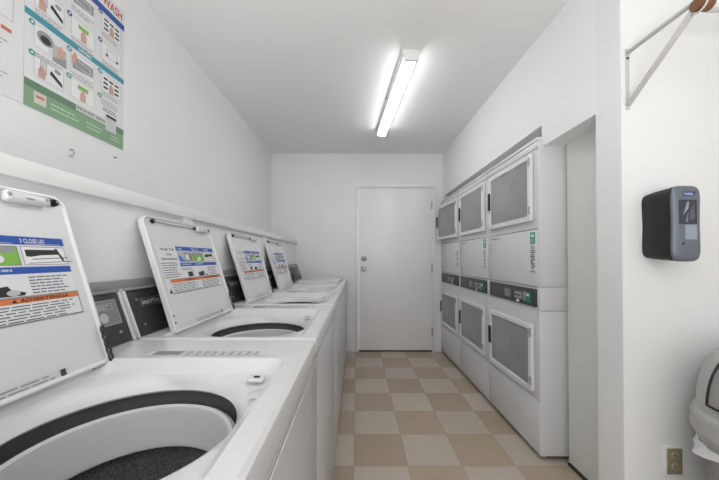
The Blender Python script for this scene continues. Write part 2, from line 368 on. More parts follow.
def make_washer(first, center, label, closed=False, dy=0.0):
    global HCY, ANG
    HCY = -0.005 + dy; ANG = angles(); R0, R1 = -0.325, 0.218 + dy
    root = tag(empty('washing_machine', (WX, center, 0)), label, 'washing machine', 'top-loading washers along the left wall')
    b = MB()
    rings = [ring_rr(XBk, XF, -HW, HW, 0.0, 0.05), ring_rr(XBk, XF, -HW, HW, 0.0, 0.868),
             ring_rr(XBk, XF, -HW, HW, 0.0, 0.869), ring_rr(XBk, XF + 0, -HW, HW, 0.0, 0.905),
             ring_rr(XBk + 0.003, XF - 0.004, -HW + 0.003, HW - 0.003, 0.002, 0.915), ring_rr(XBk + 0.01, XF - 0.012, -HW + 0.01, HW - 0.01, 0.006, ZT),
             ring_rr(XBk + 0.014, XF - 0.017, -HW + 0.014, HW - 0.014, 0.006, ZT), ring_rr(RX0 - 0.006, RX1 + 0.006, R0 - 0.003, R1 + 0.006, 0.03, ZT), ring_rr(RX0, RX1, R0, R1, 0.03, ZT), ring_rr(RX0 + 0.004, RX1 - 0.004, R0 + 0.004, R1 - 0.004, 0.03, ZT - 0.003),
             ring_rr(RX0 + 0.010, RX1 - 0.024, R0 + 0.014, R1 - 0.018, 0.035, ZT - 0.026), ring_rr(RX0 + 0.012, RX1 - 0.03, R0 + 0.018, R1 - 0.024, 0.04, ZT - 0.030)]
    mid = []
    inner = [(1.0, 0.0)]
    outer = rings[-1]
    # blend from the recess floor down into the round throat
    c1 = []
    for k, a in enumerate(ANG):
        t1 = ray_rrect(RX0 + 0.012, RX1 - 0.03, R0 + 0.018, R1 - 0.024, 0.04, a)
        t = min(HR + 0.032, t1 - 0.0015); c1.append((HCX + math.cos(a) * t, HCY + math.sin(a) * t, ZT - 0.033))
    rings.append(c1)
    for R, z in ((HR + 0.0, 0), (0, 0)):
        pass
    def rc(R, z, lim=True):
        out = []
        for a in ANG:
            t1 = ray_rrect(RX0 + 0.012, RX1 - 0.03, R0 + 0.018, R1 - 0.024, 0.04, a)
            t = min(R, t1 - 0.003 - (HR + 0.03 - R) * 0.2); out.append((HCX + math.cos(a) * t, HCY + math.sin(a) * t, z))
        return out
    rings += [rc(HR + 0.02, ZT - 0.038), rc(HR + 0.01, ZT - 0.046), rc(HR + 0.003, ZT - 0.056), rc(HR, ZT - 0.063), ring_c(HR + 0.004, ZT - 0.068), ring_c(HR + 0.02, ZT - 0.069)]
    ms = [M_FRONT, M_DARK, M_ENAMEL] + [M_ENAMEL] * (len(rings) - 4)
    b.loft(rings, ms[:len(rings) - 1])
    b.box((XBk + 0.03, -HW + 0.02, 0.0), (XF - 0.05, HW - 0.02, 0.05), M_DARK)
    b.build('cabinet', root, smooth=28)
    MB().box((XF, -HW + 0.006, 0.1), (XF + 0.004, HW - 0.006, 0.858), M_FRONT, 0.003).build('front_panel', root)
    for y in (-HW + 0.03, HW - 0.03):
        MB().lathe([(0.0, 0.006), (0.006, 0.005), (0.008, 0.0)], M_STEEL, (XF, y, 0.888), 14, 'x').build('screw', root)
    # throat, balance ring, perforated basket, agitator
    MB().lathe([(HR + 0.02, 0.856), (HR + 0.022, 0.80), (HR + 0.022, 0.5)], M_TUBDARK, (HCX, HCY, 0), 72).build('outer_tub', root)
    MB().lathe([(0.190, 0.79), (0.190, 0.816), (0.186, 0.824), (0.178, 0.828), (0.172, 0.824), (0.169, 0.814), (0.166, 0.750), (0.164, 0.746), (0.164, 0.738), (0.185, 0.73)], M_RING, (HCX, HCY, 0), 72).build('balance_ring', root)
    MB().lathe([(0.185, 0.80), (0.18, 0.728), (0.178, 0.46), (0.16, 0.43), (0.0, 0.425)], M_BASKET, (HCX, HCY, 0), 72).build('basket', root)
    ag = MB().lathe([(0.14, 0.435), (0.09, 0.455), (0.05, 0.52), (0.035, 0.62), (0.032, 0.69), (0.02, 0.70), (0, 0.70)], M_RING, (HCX, HCY, 0), 32)
    for k in range(4):
        a = k * PI / 2 + 0.4; mt = Matrix.Translation((HCX, HCY, 0)) @ Matrix.Rotation(a, 4, 'Z')
        ag.box((0.02, -0.006, 0.44), (0.1, 0.006, 0.54), M_RING, 0.004, mtx=mt)
    ag.build('agitator', root)
    # symbol strip on the top deck, lid switch
    d = Decal(lambda u, v, w: (u, v, ZT + 0.0006 + w)); G = ink((120, 120, 122)); G2 = ink((95, 95, 98)); GL = ink((176, 176, 178))
    y0 = 0.236 + dy; d.rect(-0.10, y0 + 0.002, 0.215, y0 + 0.036, ink((204, 204, 206)), 0)
    d.rect(-0.085, y0 + 0.006, -0.015, y0 + 0.034, GL, 1); d.frame(-0.085, y0 + 0.006, -0.015, y0 + 0.034, 0.002, G, 2)
    for k in range(5): d.rect(-0.08, y0 + 0.010 + k * 0.0045, -0.02, y0 + 0.012 + k * 0.0045, G, 2)
    for k in range(9):
        u = 0.0 + k * 0.022; d.rect(u, y0 + 0.024, u + 0.012, y0 + 0.031, G2 if k % 2 else G, 1)
        d.rect(u + 0.002, y0 + 0.010, u + 0.010, y0 + 0.016, G, 1); d.rect(u, y0 + 0.004, u + 0.014, y0 + 0.006, G, 1)
    d.build('symbol_strip', root)
    s = MB().box((0.2, 0.085, ZT - 0.026), (0.236, 0.115, ZT - 0.018), M_ENAMEL, 0.004).box((0.212, 0.095, ZT - 0.019), (0.226, 0.105, ZT - 0.0165), M_BLACK, 0.002)
    s.build('lid_switch', root)
    MB().lathe([(0.0, 0.004), (0.014, 0.004), (0.02, 0.0)], M_RING, (0.243, 0.03, ZT - 0.025), 20).build('lid_latch', root)
    # console
    prof = [(-0.236, 0.921), (-0.286, 1.062), (-0.293, 1.068), (-0.316, 1.068), (-0.316, 0.921)]
    c = MB().prism(prof, -HW + 0.008, HW - 0.008, M_CONSOLE, 'y', 0.002).build('console', root)
    mt = MB().box((-0.317, -HW + 0.004, 1.066), (-0.284, HW - 0.004, 1.074), M_CONSOLE_TOP, 0.002).build('console_cap', root)
    prof2 = [(-0.231, 0.921), (-0.283, 1.066), (-0.293, 1.073), (-0.317, 1.073), (-0.317, 0.921)]
    for a, e in ((-HW + 0.001, -HW + 0.009), (HW - 0.009, HW - 0.001)):
        MB().prism(prof2, a, e, M_LID, 'y', 0.002).build('console_end', root)
    # artwork plane on the console face: u along y, v up the slope
    A0 = Vector((-0.236, 0, 0.921)); A1 = Vector((-0.286, 0, 1.062)); dv = (A1 - A0).normalized(); nn = Vector((dv.z, 0, -dv.x))
    fn = lambda u, v, w: tuple(A0 + dv * v + nn * (0.0012 + w) + Vector((0, u, 0)))
    bd = Decal(fn); bd.slab(-0.285, 0.092, -0.175, 0.122, 0.001, M_STEEL)
    bd.rect(-0.282, 0.0945, -0.178, 0.1195, ink((66, 66, 68)), 1); bd.text('MAYTAG', -0.278, 0.099, 0.096, 0.015, ink((190, 190, 192)))
    bd.build('name_badge', c)
    cp = Decal(fn); cp.slab(0.195, 0.06, 0.318, 0.135, 0.001, M_CONSOLE_TOP)
    cp.rect(0.2, 0.064, 0.313, 0.131, ink((128, 129, 131)), 1); cp.disc(0.262, 0.084, 0.014, ink((196, 196, 198)), 2); cp.frame(0.225, 0.105, 0.30, 0.125, 0.0015, ink((180, 180, 182)), 2)
    cp.lines(0.23, 0.108, 0.295, 0.122, 2, ink((205, 205, 206)), 3); cp.build('card_reader_panel', c)
    for u, v in ((-0.30, 0.12), (-0.30, 0.035), (0.30, 0.035), (0.17, 0.12)):
        p = Vector(fn(u, v, 0)); sm = MB(); sm.tube([p - nn * 0.002, p + nn * 0.002], 0.005, M_STEEL, 12); sm.build('screw', c)
    if closed:
        rd = MB().box((-0.235, -0.28, 0.925), (-0.205, -0.16, 1.01), M_DSTEEL, 0.006).build('coin_box', root)
    # lid
    a = math.radians(90) if closed else -math.atan2(0.122, 0.392)
    lm = MB(); u0, u1 = -LIDW / 2, LIDW / 2
    def outline(ins, r, x):
        pts = []; y0_, y1_, z0_, z1_ = u0 + ins, u1 - ins, 0.0 + ins, LIDH - ins
        for cx, cz, s0, rr in ((y1_, z0_, -90, 0.008), (y1_, z1_, 0, r), (y0_, z1_, 90, r), (y0_, z0_, 180, 0.008)):
            sx = -1 if cx == y1_ else 1; sz = 1 if cz == z0_ else -1
            for k in range(7):
                t = math.radians(s0 + 15 * k); pts.append((x, cx + sx * rr + rr * math.cos(t), cz + sz * rr + rr * math.sin(t)))
        return pts
    lm.loft([outline(0.004, 0.03, -0.018), outline(0.0, 0.032, -0.014), outline(0.0, 0.032, 0.002), outline(0.002, 0.03, 0.005), outline(0.006, 0.028, 0.005), outline(0.010, 0.026, 0.0)], M_LID, True, True, True)
    lid = lm.build('lid', root, loc=(-0.172, -0.018 + dy, ZT - 0.008 if not closed else ZT - 0.004), rot=(0, a, 0), smooth=30)
    if not closed:
        # bumpers, wire, strike along what is now the top edge; chain at the far lower corner
        for u in (0.05, 0.325, 0.445):
            r_ = 0.0085 if u != 0.325 else 0.006
            MB().lathe([(0.0, 0.012), (r_ * 0.45, 0.012), (r_ * 0.5, 0.008), (r_ * 0.9, 0.009), (r_, 0.006), (r_, 0.0)], M_BLACK, (0.001, u0 + u, LIDH - 0.02), 18, 'x').lathe([(0.0, 0.0135), (r_ * 0.4, 0.0125)], M_STEEL, (0.001, u0 + u, LIDH - 0.02), 12, 'x').build('bumper', lid)
        MB().tube([(0.006, u0 + 0.056, LIDH - 0.02), (0.006, u0 + 0.18, LIDH - 0.024), (0.006, u0 + 0.29, LIDH - 0.021), (0.006, u0 + 0.325, LIDH - 0.02)], 0.0022, M_STEEL, 8).build('wire_clip', lid)
        st = MB().box((0.0, u0 + 0.335, LIDH - 0.036), (0.020, u0 + 0.425, LIDH - 0.012), M_LID, 0.007, 3)
        st.box((0.0195, u0 + 0.37, LIDH - 0.03), (0.0205, u0 + 0.387, LIDH - 0.026), M_CONSOLE_TOP, 0.0003)
        for u in (0.34, 0.414): st.lathe([(0.0, 0.0215), (0.004, 0.021), (0.005, 0.019)], M_STEEL, (0, u0 + u, LIDH - 0.024), 12, 'x')
        st.build('lid_strike', lid)
        ch = MB()
        for k in range(5):
            z = 0.012 + k * 0.017; pts = []
            for q in range(13):
                t = 2 * PI * q / 12; e = 0.005 * math.cos(t); g = 0.011 * math.sin(t)
                pts.append((0.009 + (e if k % 2 else 0), u1 - 0.006 + (0 if k % 2 else e), z + g))
            ch.tube(pts, 0.0026, M_DSTEEL, 6, False)
        ch.build('safety_chain', lid)
        for u in (0.03, LIDW - 0.03):
            MB().tube([(-0.004, u0 + u - 0.015, 0.002), (-0.004, u0 + u + 0.015, 0.002)], 0.006, M_STEEL, 12).build('hinge', lid)
        for v in (0.035, 0.06): MB().lathe([(0.0, 0.008), (0.003, 0.007), (0.0035, 0.004)], M_BLACK, (0, u0 + 0.008, v), 10, 'x').build('rivet', lid)
        # rating strip along the hinge edge
        rs = Decal(lambda u, v, w: (0.0006 + w, u0 + u, v)); rs.rect(0.10, 0.008, 0.37, 0.026, ink((210, 210, 211)), 0)
        rs.rect(0.352, 0.01, 0.364, 0.024, ink((60, 60, 62)), 1); rs.lines(0.14, 0.010, 0.35, 0.024, 2, ink((150, 150, 150)), 1); rs.build('rating_strip', lid)
        # instruction label
        L0, L1, V0, V1 = 0.028, 0.442, 0.134, 0.318; H = V1 - V0
        Y = lambda f: V1 - f * H
        D = Decal(lambda u, v, w: (0.0006 + w, u0 + u, v), 0.0003)
        W_, B_, K_, O_, Gn = ink((226, 227, 230)), ink((38, 84, 172)), ink((40, 40, 42)), ink((214, 120, 64)), ink((128, 184, 76))
        TX = ink((110, 110, 114)); LG = ink((190, 192, 196))
        D.rect(L0, V0, L1, V1, W_, 0); D.frame(L0 + 0.02, V0 + 0.002, L1, Y(0.70), 0.0012, TX, 1)
        b0 = 0.145; cw = (L1 - b0) / 3
        for i, tx in enumerate(('1 LOAD', '2 SELECT CYCLE', '3 CLOSE LID')):
            x = b0 + i * cw; D.rect(x, Y(0.10), x + cw, Y(0.0), B_, 1)
            D.text(tx, x + 0.006, Y(0.075), cw * (0.35, 0.6, 0.5)[i], H * 0.05, W_, 2); D.rect(x + 0.014, Y(0.092), x + cw * 0.9, Y(0.084), LG, 2)
            D.rect(x + 0.003, Y(0.345), x + cw - 0.003, Y(0.12), (LG, Gn, ink((235, 236, 238)))[i], 1); D.frame(x + 0.003, Y(0.345), x + cw - 0.003, Y(0.12), 0.0012, TX, 2)
        x = b0; D.disc(x + 0.062, Y(0.235), 0.022, ink((150, 152, 156)), 2); D.disc(x + 0.062, Y(0.235), 0.013, ink((226, 226, 228)), 3); D.rect(x + 0.085, Y(0.33), x + 0.098, Y(0.14), TX, 2)
        D.poly([(x + 0.003, Y(0.34)), (x + 0.045, Y(0.34)), (x + 0.02, Y(0.22)), (x + 0.003, Y(0.18))], ink((70, 130, 214)), 4)
        x = b0 + cw; D.rect(x + 0.01, Y(0.2), x + cw - 0.01, Y(0.13), ink((150, 150, 158)), 2); D.disc(x + cw * 0.6, Y(0.27), 0.008, W_, 3); D.poly([(x + 0.03, Y(0.33)), (x + 0.05, Y(0.33)), (x + 0.06, Y(0.24)), (x + 0.05, Y(0.23))], W_, 3)
        x = b0 + 2 * cw; D.poly([(x + 0.010, Y(0.16)), (x + 0.075, Y(0.155)), (x + 0.083, Y(0.215)), (x + 0.04, Y(0.225)), (x + 0.02, Y(0.245)), (x + 0.010, Y(0.24))], K_, 2)
        D.poly([(x + 0.073, Y(0.14)), (x + 0.078, Y(0.14)), (x + 0.09, Y(0.30)), (x + 0.085, Y(0.30))], K_, 3)
        D.poly([(x + 0.02, Y(0.27)), (x + 0.1, Y(0.25)), (x + 0.1, Y(0.26)), (x + 0.02, Y(0.28))], TX, 2); D.poly([(x + 0.012, Y(0.32)), (x + 0.108, Y(0.30)), (x + 0.108, Y(0.308)), (x + 0.012, Y(0.328))], TX, 2)
        D.rect(b0, Y(0.445), L1, Y(0.365), B_, 1); D.lines(b0 + 0.01, Y(0.43), b0 + cw * 0.9, Y(0.385), 1, LG, 2, 0.6); D.lines(b0 + cw * 1.05, Y(0.43), b0 + cw * 1.9, Y(0.385), 1, LG, 2, 0.6)
        D.text('Wash Tub', L0 + 0.02, Y(0.10), 0.085, H * 0.055, K_, 1); D.text('Use', L0 + 0.05, Y(0.2), 0.03, H * 0.05, K_, 1); D.text('Instructions', L0 + 0.015, Y(0.30), 0.095, H * 0.055, K_, 1)
        D.lines(L0 + 0.004, Y(0.68), L0 + 0.108, Y(0.34), 7, TX, 1)
        D.lines(b0 + 0.004, Y(0.54), b0 + cw - 0.02, Y(0.47), 2, TX, 1); D.rect(b0 + 0.035, Y(0.68), b0 + cw - 0.03, Y(0.57), K_, 1); D.rect(b0 + cw - 0.028, Y(0.68), b0 + cw - 0.02, Y(0.54), LG, 1)
        x = b0 + cw * 1.05; D.poly([(x + 0.01, Y(0.69)), (x + 0.01, Y(0.60)), (x + 0.055, Y(0.575)), (x + 0.06, Y(0.62)), (x + 0.085, Y(0.66)), (x + 0.08, Y(0.69))], K_, 1)
        D.disc(x + 0.062, Y(0.655), 0.012, LG, 2, 0.006)
        D.lines(b0 + cw * 1.9 + 0.012, Y(0.69), L1 - 0.012, Y(0.47), 6, TX, 1)
        D.rect(L0 + 0.03, Y(0.775), L1, Y(0.71), O_, 1); D.text('ADVERTENCIA', L0 + 0.29, Y(0.765), 0.1, H * 0.04, K_, 2); D.text('WARNING', L0 + 0.12, Y(0.765), 0.06, H * 0.04, K_, 2)
        D.poly([(L0 + 0.275, Y(0.765)), (L0 + 0.285, Y(0.765)), (L0 + 0.28, Y(0.725))], K_, 2)
        D.lines(L0 + 0.035, Y(0.985), L0 + 0.22, Y(0.79), 6, TX, 1); D.lines(L0 + 0.235, Y(0.985), L1 - 0.008, Y(0.79), 6, TX, 1)
        D.poly([(L0 + 0.004, Y(0.98)), (L0 + 0.022, Y(0.98)), (L0 + 0.013, Y(0.88))], K_, 1)
        D.frame(L0 + 0.028, V0 + 0.0005, L1, Y(0.71), 0.0012, TX, 2)
        D.build('instruction_label', lid)
    return root
make_washer(True, 0.580, 'nearest white top-loading washer, open lid cut off by the left picture edge', dy=-0.045)
make_washer(False, 1.280, 'second white washer from the camera, lid open with full blue and orange label')
make_washer(False, 1.980, 'third white washer from the camera, open lid between two other open lids')
make_washer(False, 2.680, 'fourth white washer, farthest of those with an open lid')
make_washer(False, 3.380, 'farthest white washer at the back wall, lid closed and no label showing', closed=True)

# ------------------------------------------------------------------ stacked dryers
DXF = 1.06; DW = 0.676
ZL = dict(base=0.336, low=0.863, ctl=1.0, mid=1.344, top=1.818, cap=1.878)
def make_dryer(center, label, ajar=0.0, i=0):
    root = tag(empty('stacked_dryer', (DXF, center, 0)), label, 'tumble dryer', 'stacked dryers recessed in the right wall')
    hw = DW / 2 - 0.0015; c = MB(); D = 0.76
    tiers = ((0.025, ZL['low'] - 0.001), (ZL['low'] + 0.001, ZL['ctl'] - 0.001), (ZL['ctl'] + 0.001, ZL['cap'] - 0.022))
    for z0, z1 in tiers:
        for s in (-1, 1):
            y0, y1 = (s * hw, s * (hw - 0.02)); c.box((0.0, min(y0, y1), z0), (D, max(y0, y1), z1), M_DRYER, 0.002)
        c.box((D - 0.02, -hw + 0.02, z0), (D, hw - 0.02, z1), M_DRYER)
    dz = ((0.372, 0.772), (1.392, 1.797)); ow = 0.29        # door openings
    for (a, bz), (z0, z1) in zip(dz, ((ZL['base'], ZL['low']), (ZL['mid'], ZL['top']))):
        a += 0.03; bz -= 0.03; wv = ow - 0.035
        c.box((0.0, -hw + 0.02, z0 + 0.001), (0.02, hw - 0.02, a), M_DRYER); c.box((0.0, -hw + 0.02, bz), (0.02, hw - 0.02, z1 - 0.001), M_DRYER)
        c.box((0.0, -hw + 0.02, a), (0.02, -wv, bz), M_DRYER); c.box((0.0, wv, a), (0.02, hw - 0.02, bz), M_DRYER)
    c.box((0.004, -hw + 0.02, ZL['low']), (0.02, hw - 0.02, ZL['ctl']), M_DRYER); c.box((0.01, -hw + 0.02, ZL['ctl']), (0.02, hw - 0.02, ZL['mid']), M_DARK)
    c.box((0.02, -hw + 0.02, 0.85), (D - 0.02, hw - 0.02, 0.87), M_DARK); c.box((0.02, -hw + 0.02, 1.33), (D - 0.02, hw - 0.02, 1.345), M_DARK)
    c.box((0.05, -hw + 0.03, 0.0), (D - 0.05, hw - 0.03, 0.025), M_DARK)
    c.build('cabinet', root)
    MB().box((-0.004, -hw + 0.001, 0.03), (0.018, hw - 0.001, ZL['base'] - 0.002), M_DRYER, 0.003).build('base_panel', root)
    mp = MB().box((-0.005, -hw + 0.014, ZL['ctl'] + 0.004), (0.01, hw - 0.014, ZL['mid'] - 0.004), M_DRYER, 0.003).build('service_panel', root)
    cap = MB().box((-0.01, -hw, ZL['cap'] - 0.02), (D, hw, ZL['cap']), M_DRYER, 0.003).box((-0.006, -hw + 0.0015, ZL['top']), (0.02, hw - 0.0015, ZL['cap'] - 0.023), M_DRYER, 0.002)
    cap.build('top_panel', root)
    for z, y in ((ZL['top'] - 0.008, -hw + 0.014), (ZL['top'] - 0.008, hw - 0.014), (ZL['base'] + 0.51, -hw + 0.014)):
        MB().lathe([(0.0, -0.004), (0.004, -0.003), (0.005, 0.0)], M_STEEL, (0, y, z), 10, 'x').build('screw', root)
    # print on the service panel (u runs along -y so it reads the right way from the room)
    fn = lambda u, v, w: (-0.0056 - w, hw - u, v)
    P = Decal(fn); K = ink((78, 80, 84)); G = ink((120, 122, 126)); TQ = ink((46, 150, 138))
    P.text('COMMERCIAL', 0.045, 1.308, 0.15, 0.012, G, 0)
    P.lines(0.045, 1.20, 0.065, 1.29, 5, K, 0); P.lines(0.05, 1.02, 0.065, 1.08, 3, G, 0)
    rnd = random.Random(3 + i)
    u = 2 * hw - 0.085
    for k in range(14):
        z = 1.235 - k * 0.0115; P.rect(u + rnd.uniform(0, 0.02), z, u + 0.03 + rnd.uniform(0, 0.025), z + rnd.uniform(0.004, 0.008), K, 0)
    P.build('printed_instructions', mp)
    if i < 2:
        S = Decal(fn); S.slab(u + 0.002, 1.255, u + 0.052, 1.325, 0.0003, TQ); S.rect(u + 0.012, 1.295, u + 0.042, 1.315, ink((190, 220, 214)), 1); S.lines(u + 0.01, 1.262, u + 0.044, 1.285, 3, ink((200, 225, 220)), 1)
        S.build('teal_sticker', mp)['label'] = 'teal green sticker'
    # control panel
    cpn = MB().box((-0.006, -hw + 0.03, ZL['low'] + 0.016), (0.006, hw - 0.03, ZL['ctl'] - 0.014), M_DPANEL, 0.003).build('control_panel', root)
    zc = (ZL['low'] + ZL['ctl']) / 2
    fn2 = lambda u, v, w: (-0.0066 - w, hw - u, v)
    Q = Decal(fn2)
    Q.rect(0.27, zc - 0.03, 0.36, zc + 0.03, ink((112, 113, 116)), 0); Q.lines(0.275, zc - 0.025, 0.355, zc + 0.025, 4, ink((178, 180, 182)), 1)
    Q.build('printed_legend', cpn)
    MB().box((-0.014, hw - 0.50, zc - 0.022), (-0.004, hw - 0.42, zc + 0.022), M_CONSOLE_TOP, 0.003).box((-0.0145, hw - 0.49, zc - 0.004), (-0.0135, hw - 0.43, zc + 0.004), M_BLACK).build('coin_slot', cpn)
    MB().lathe([(0.0, -0.02), (0.007, -0.018), (0.009, -0.004)], M_PAPER, (0, hw - 0.455, zc - 0.036), 14, 'x').build('button', cpn)
    if i < 2:
        MB().box((-0.012, hw - 0.592, zc - 0.034), (-0.004, hw - 0.55, zc + 0.03), ink((34, 128, 104)), 0.002).box((-0.0125, hw - 0.585, zc + 0.005), (-0.0115, hw - 0.557, zc + 0.02), M_PAPER).build('card_slot', cpn)['label'] = 'green card slot'
        MB().box((-0.010, hw - 0.54, zc - 0.03), (-0.004, hw - 0.515, zc + 0.03), M_CONSOLE_TOP, 0.002).build('display', cpn)
    # drums and doors
    for n, (z0, z1) in enumerate(dz):
        zm = (z0 + z1) / 2; hz = (z1 - z0) / 2
        dm = MB(); 
        rrm = [(0.02, s[0] * (ow - 0.035), zm + s[1] * (hz - 0.03)) for s in ((-1, -1), (1, -1), (1, 1), (-1, 1))]
        rrb = [(0.09, s[0] * (ow - 0.04), zm + s[1] * (hz - 0.035)) for s in ((-1, -1), (1, -1), (1, 1), (-1, 1))]
        dm.loft([rrm, rrb], M_DRYER)
        dm.lathe([(0.30, 0.09), (0.16, 0.09), (0.165, 0.12), (0.17, 0.5)], M_DRUM, (0, 0, zm), 40, 'x', cap1=True)
        for k in range(3):
            a = k * 2 * PI / 3 + 0.5; dm.box((0.12, -0.01, 0.13), (0.49, 0.01, 0.168), M_DRUM, 0.006, mtx=Matrix.Translation((0, 0, zm)) @ Matrix.Rotation(a, 4, 'X'))
        dm.build('drum', root)
        ang = ajar if n == 1 else 0.0
        # door pivots on its near (right-hand) edge
        f = MB(); t = 0.022
        Wd = 2 * ow - 0.01; Hd = z1 - z0
        def rr(y0, y1, zz0, zz1, r, x):
            pts = []
            for cy, cz, s0 in ((y1 - r, zz0 + r, -90), (y1 - r, zz1 - r, 0), (y0 + r, zz1 - r, 90), (y0 + r, zz0 + r, 180)):
                for k in range(5):
                    q = math.radians(s0 + 22.5 * k); pts.append((x, cy + r * math.cos(q), cz + r * math.sin(q)))
            return pts
        e = 0.032
        f.loft([rr(0, Wd, 0, Hd, 0.012, -0.001), rr(0, Wd, 0, Hd, 0.012, -t + 0.004), rr(0.004, Wd - 0.004, 0.004, Hd - 0.004, 0.01, -t),
                rr(e - 0.004, Wd - e + 0.004, e - 0.004, Hd - e + 0.004, 0.016, -t), rr(e, Wd - e, e, Hd - e, 0.014, -t + 0.004), rr(e, Wd - e, e, Hd - e, 0.014, -0.001), rr(0, Wd, 0, Hd, 0.012, -0.001)], M_DOORFR)
        door = f.build('door', root, loc=(-0.002, -ow + 0.005, z0), rot=(0, 0, ang), smooth=30)
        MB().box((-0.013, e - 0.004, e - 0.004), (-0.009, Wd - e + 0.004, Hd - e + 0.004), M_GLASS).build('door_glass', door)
        hd = MB().box((-0.032, Wd - 0.036, Hd * 0.36), (-0.020, Wd - 0.010, Hd * 0.69), M_BLACK, 0.003)
        hd.box((-0.036, Wd - 0.040, Hd * 0.33), (-0.02, Wd - 0.004, Hd * 0.36), M_DOORFR, 0.003); hd.build('door_handle', door)
        for z in (Hd * 0.1, Hd * 0.82): MB().tube([(-0.024, 0.004, z), (-0.024, 0.004, z + 0.05)], 0.005, M_STEEL, 10).box((-0.0235, 0.002, z + 0.005), (-0.0215, 0.02, z + 0.045), M_STEEL).build('door_hinge', door)
    return root
make_dryer(DRY0 + DW / 2, 'nearest white stacked dryer, its enamelled side showing by the recess', i=0)
make_dryer(DRY0 + DW * 1.5, 'middle of the three white stacked dryers, glass doors both shut', i=1)
make_dryer(DRY0 + DW * 2.5, 'farthest white stacked dryer beside the back wall, upper glass door ajar', ajar=math.radians(5), i=2)

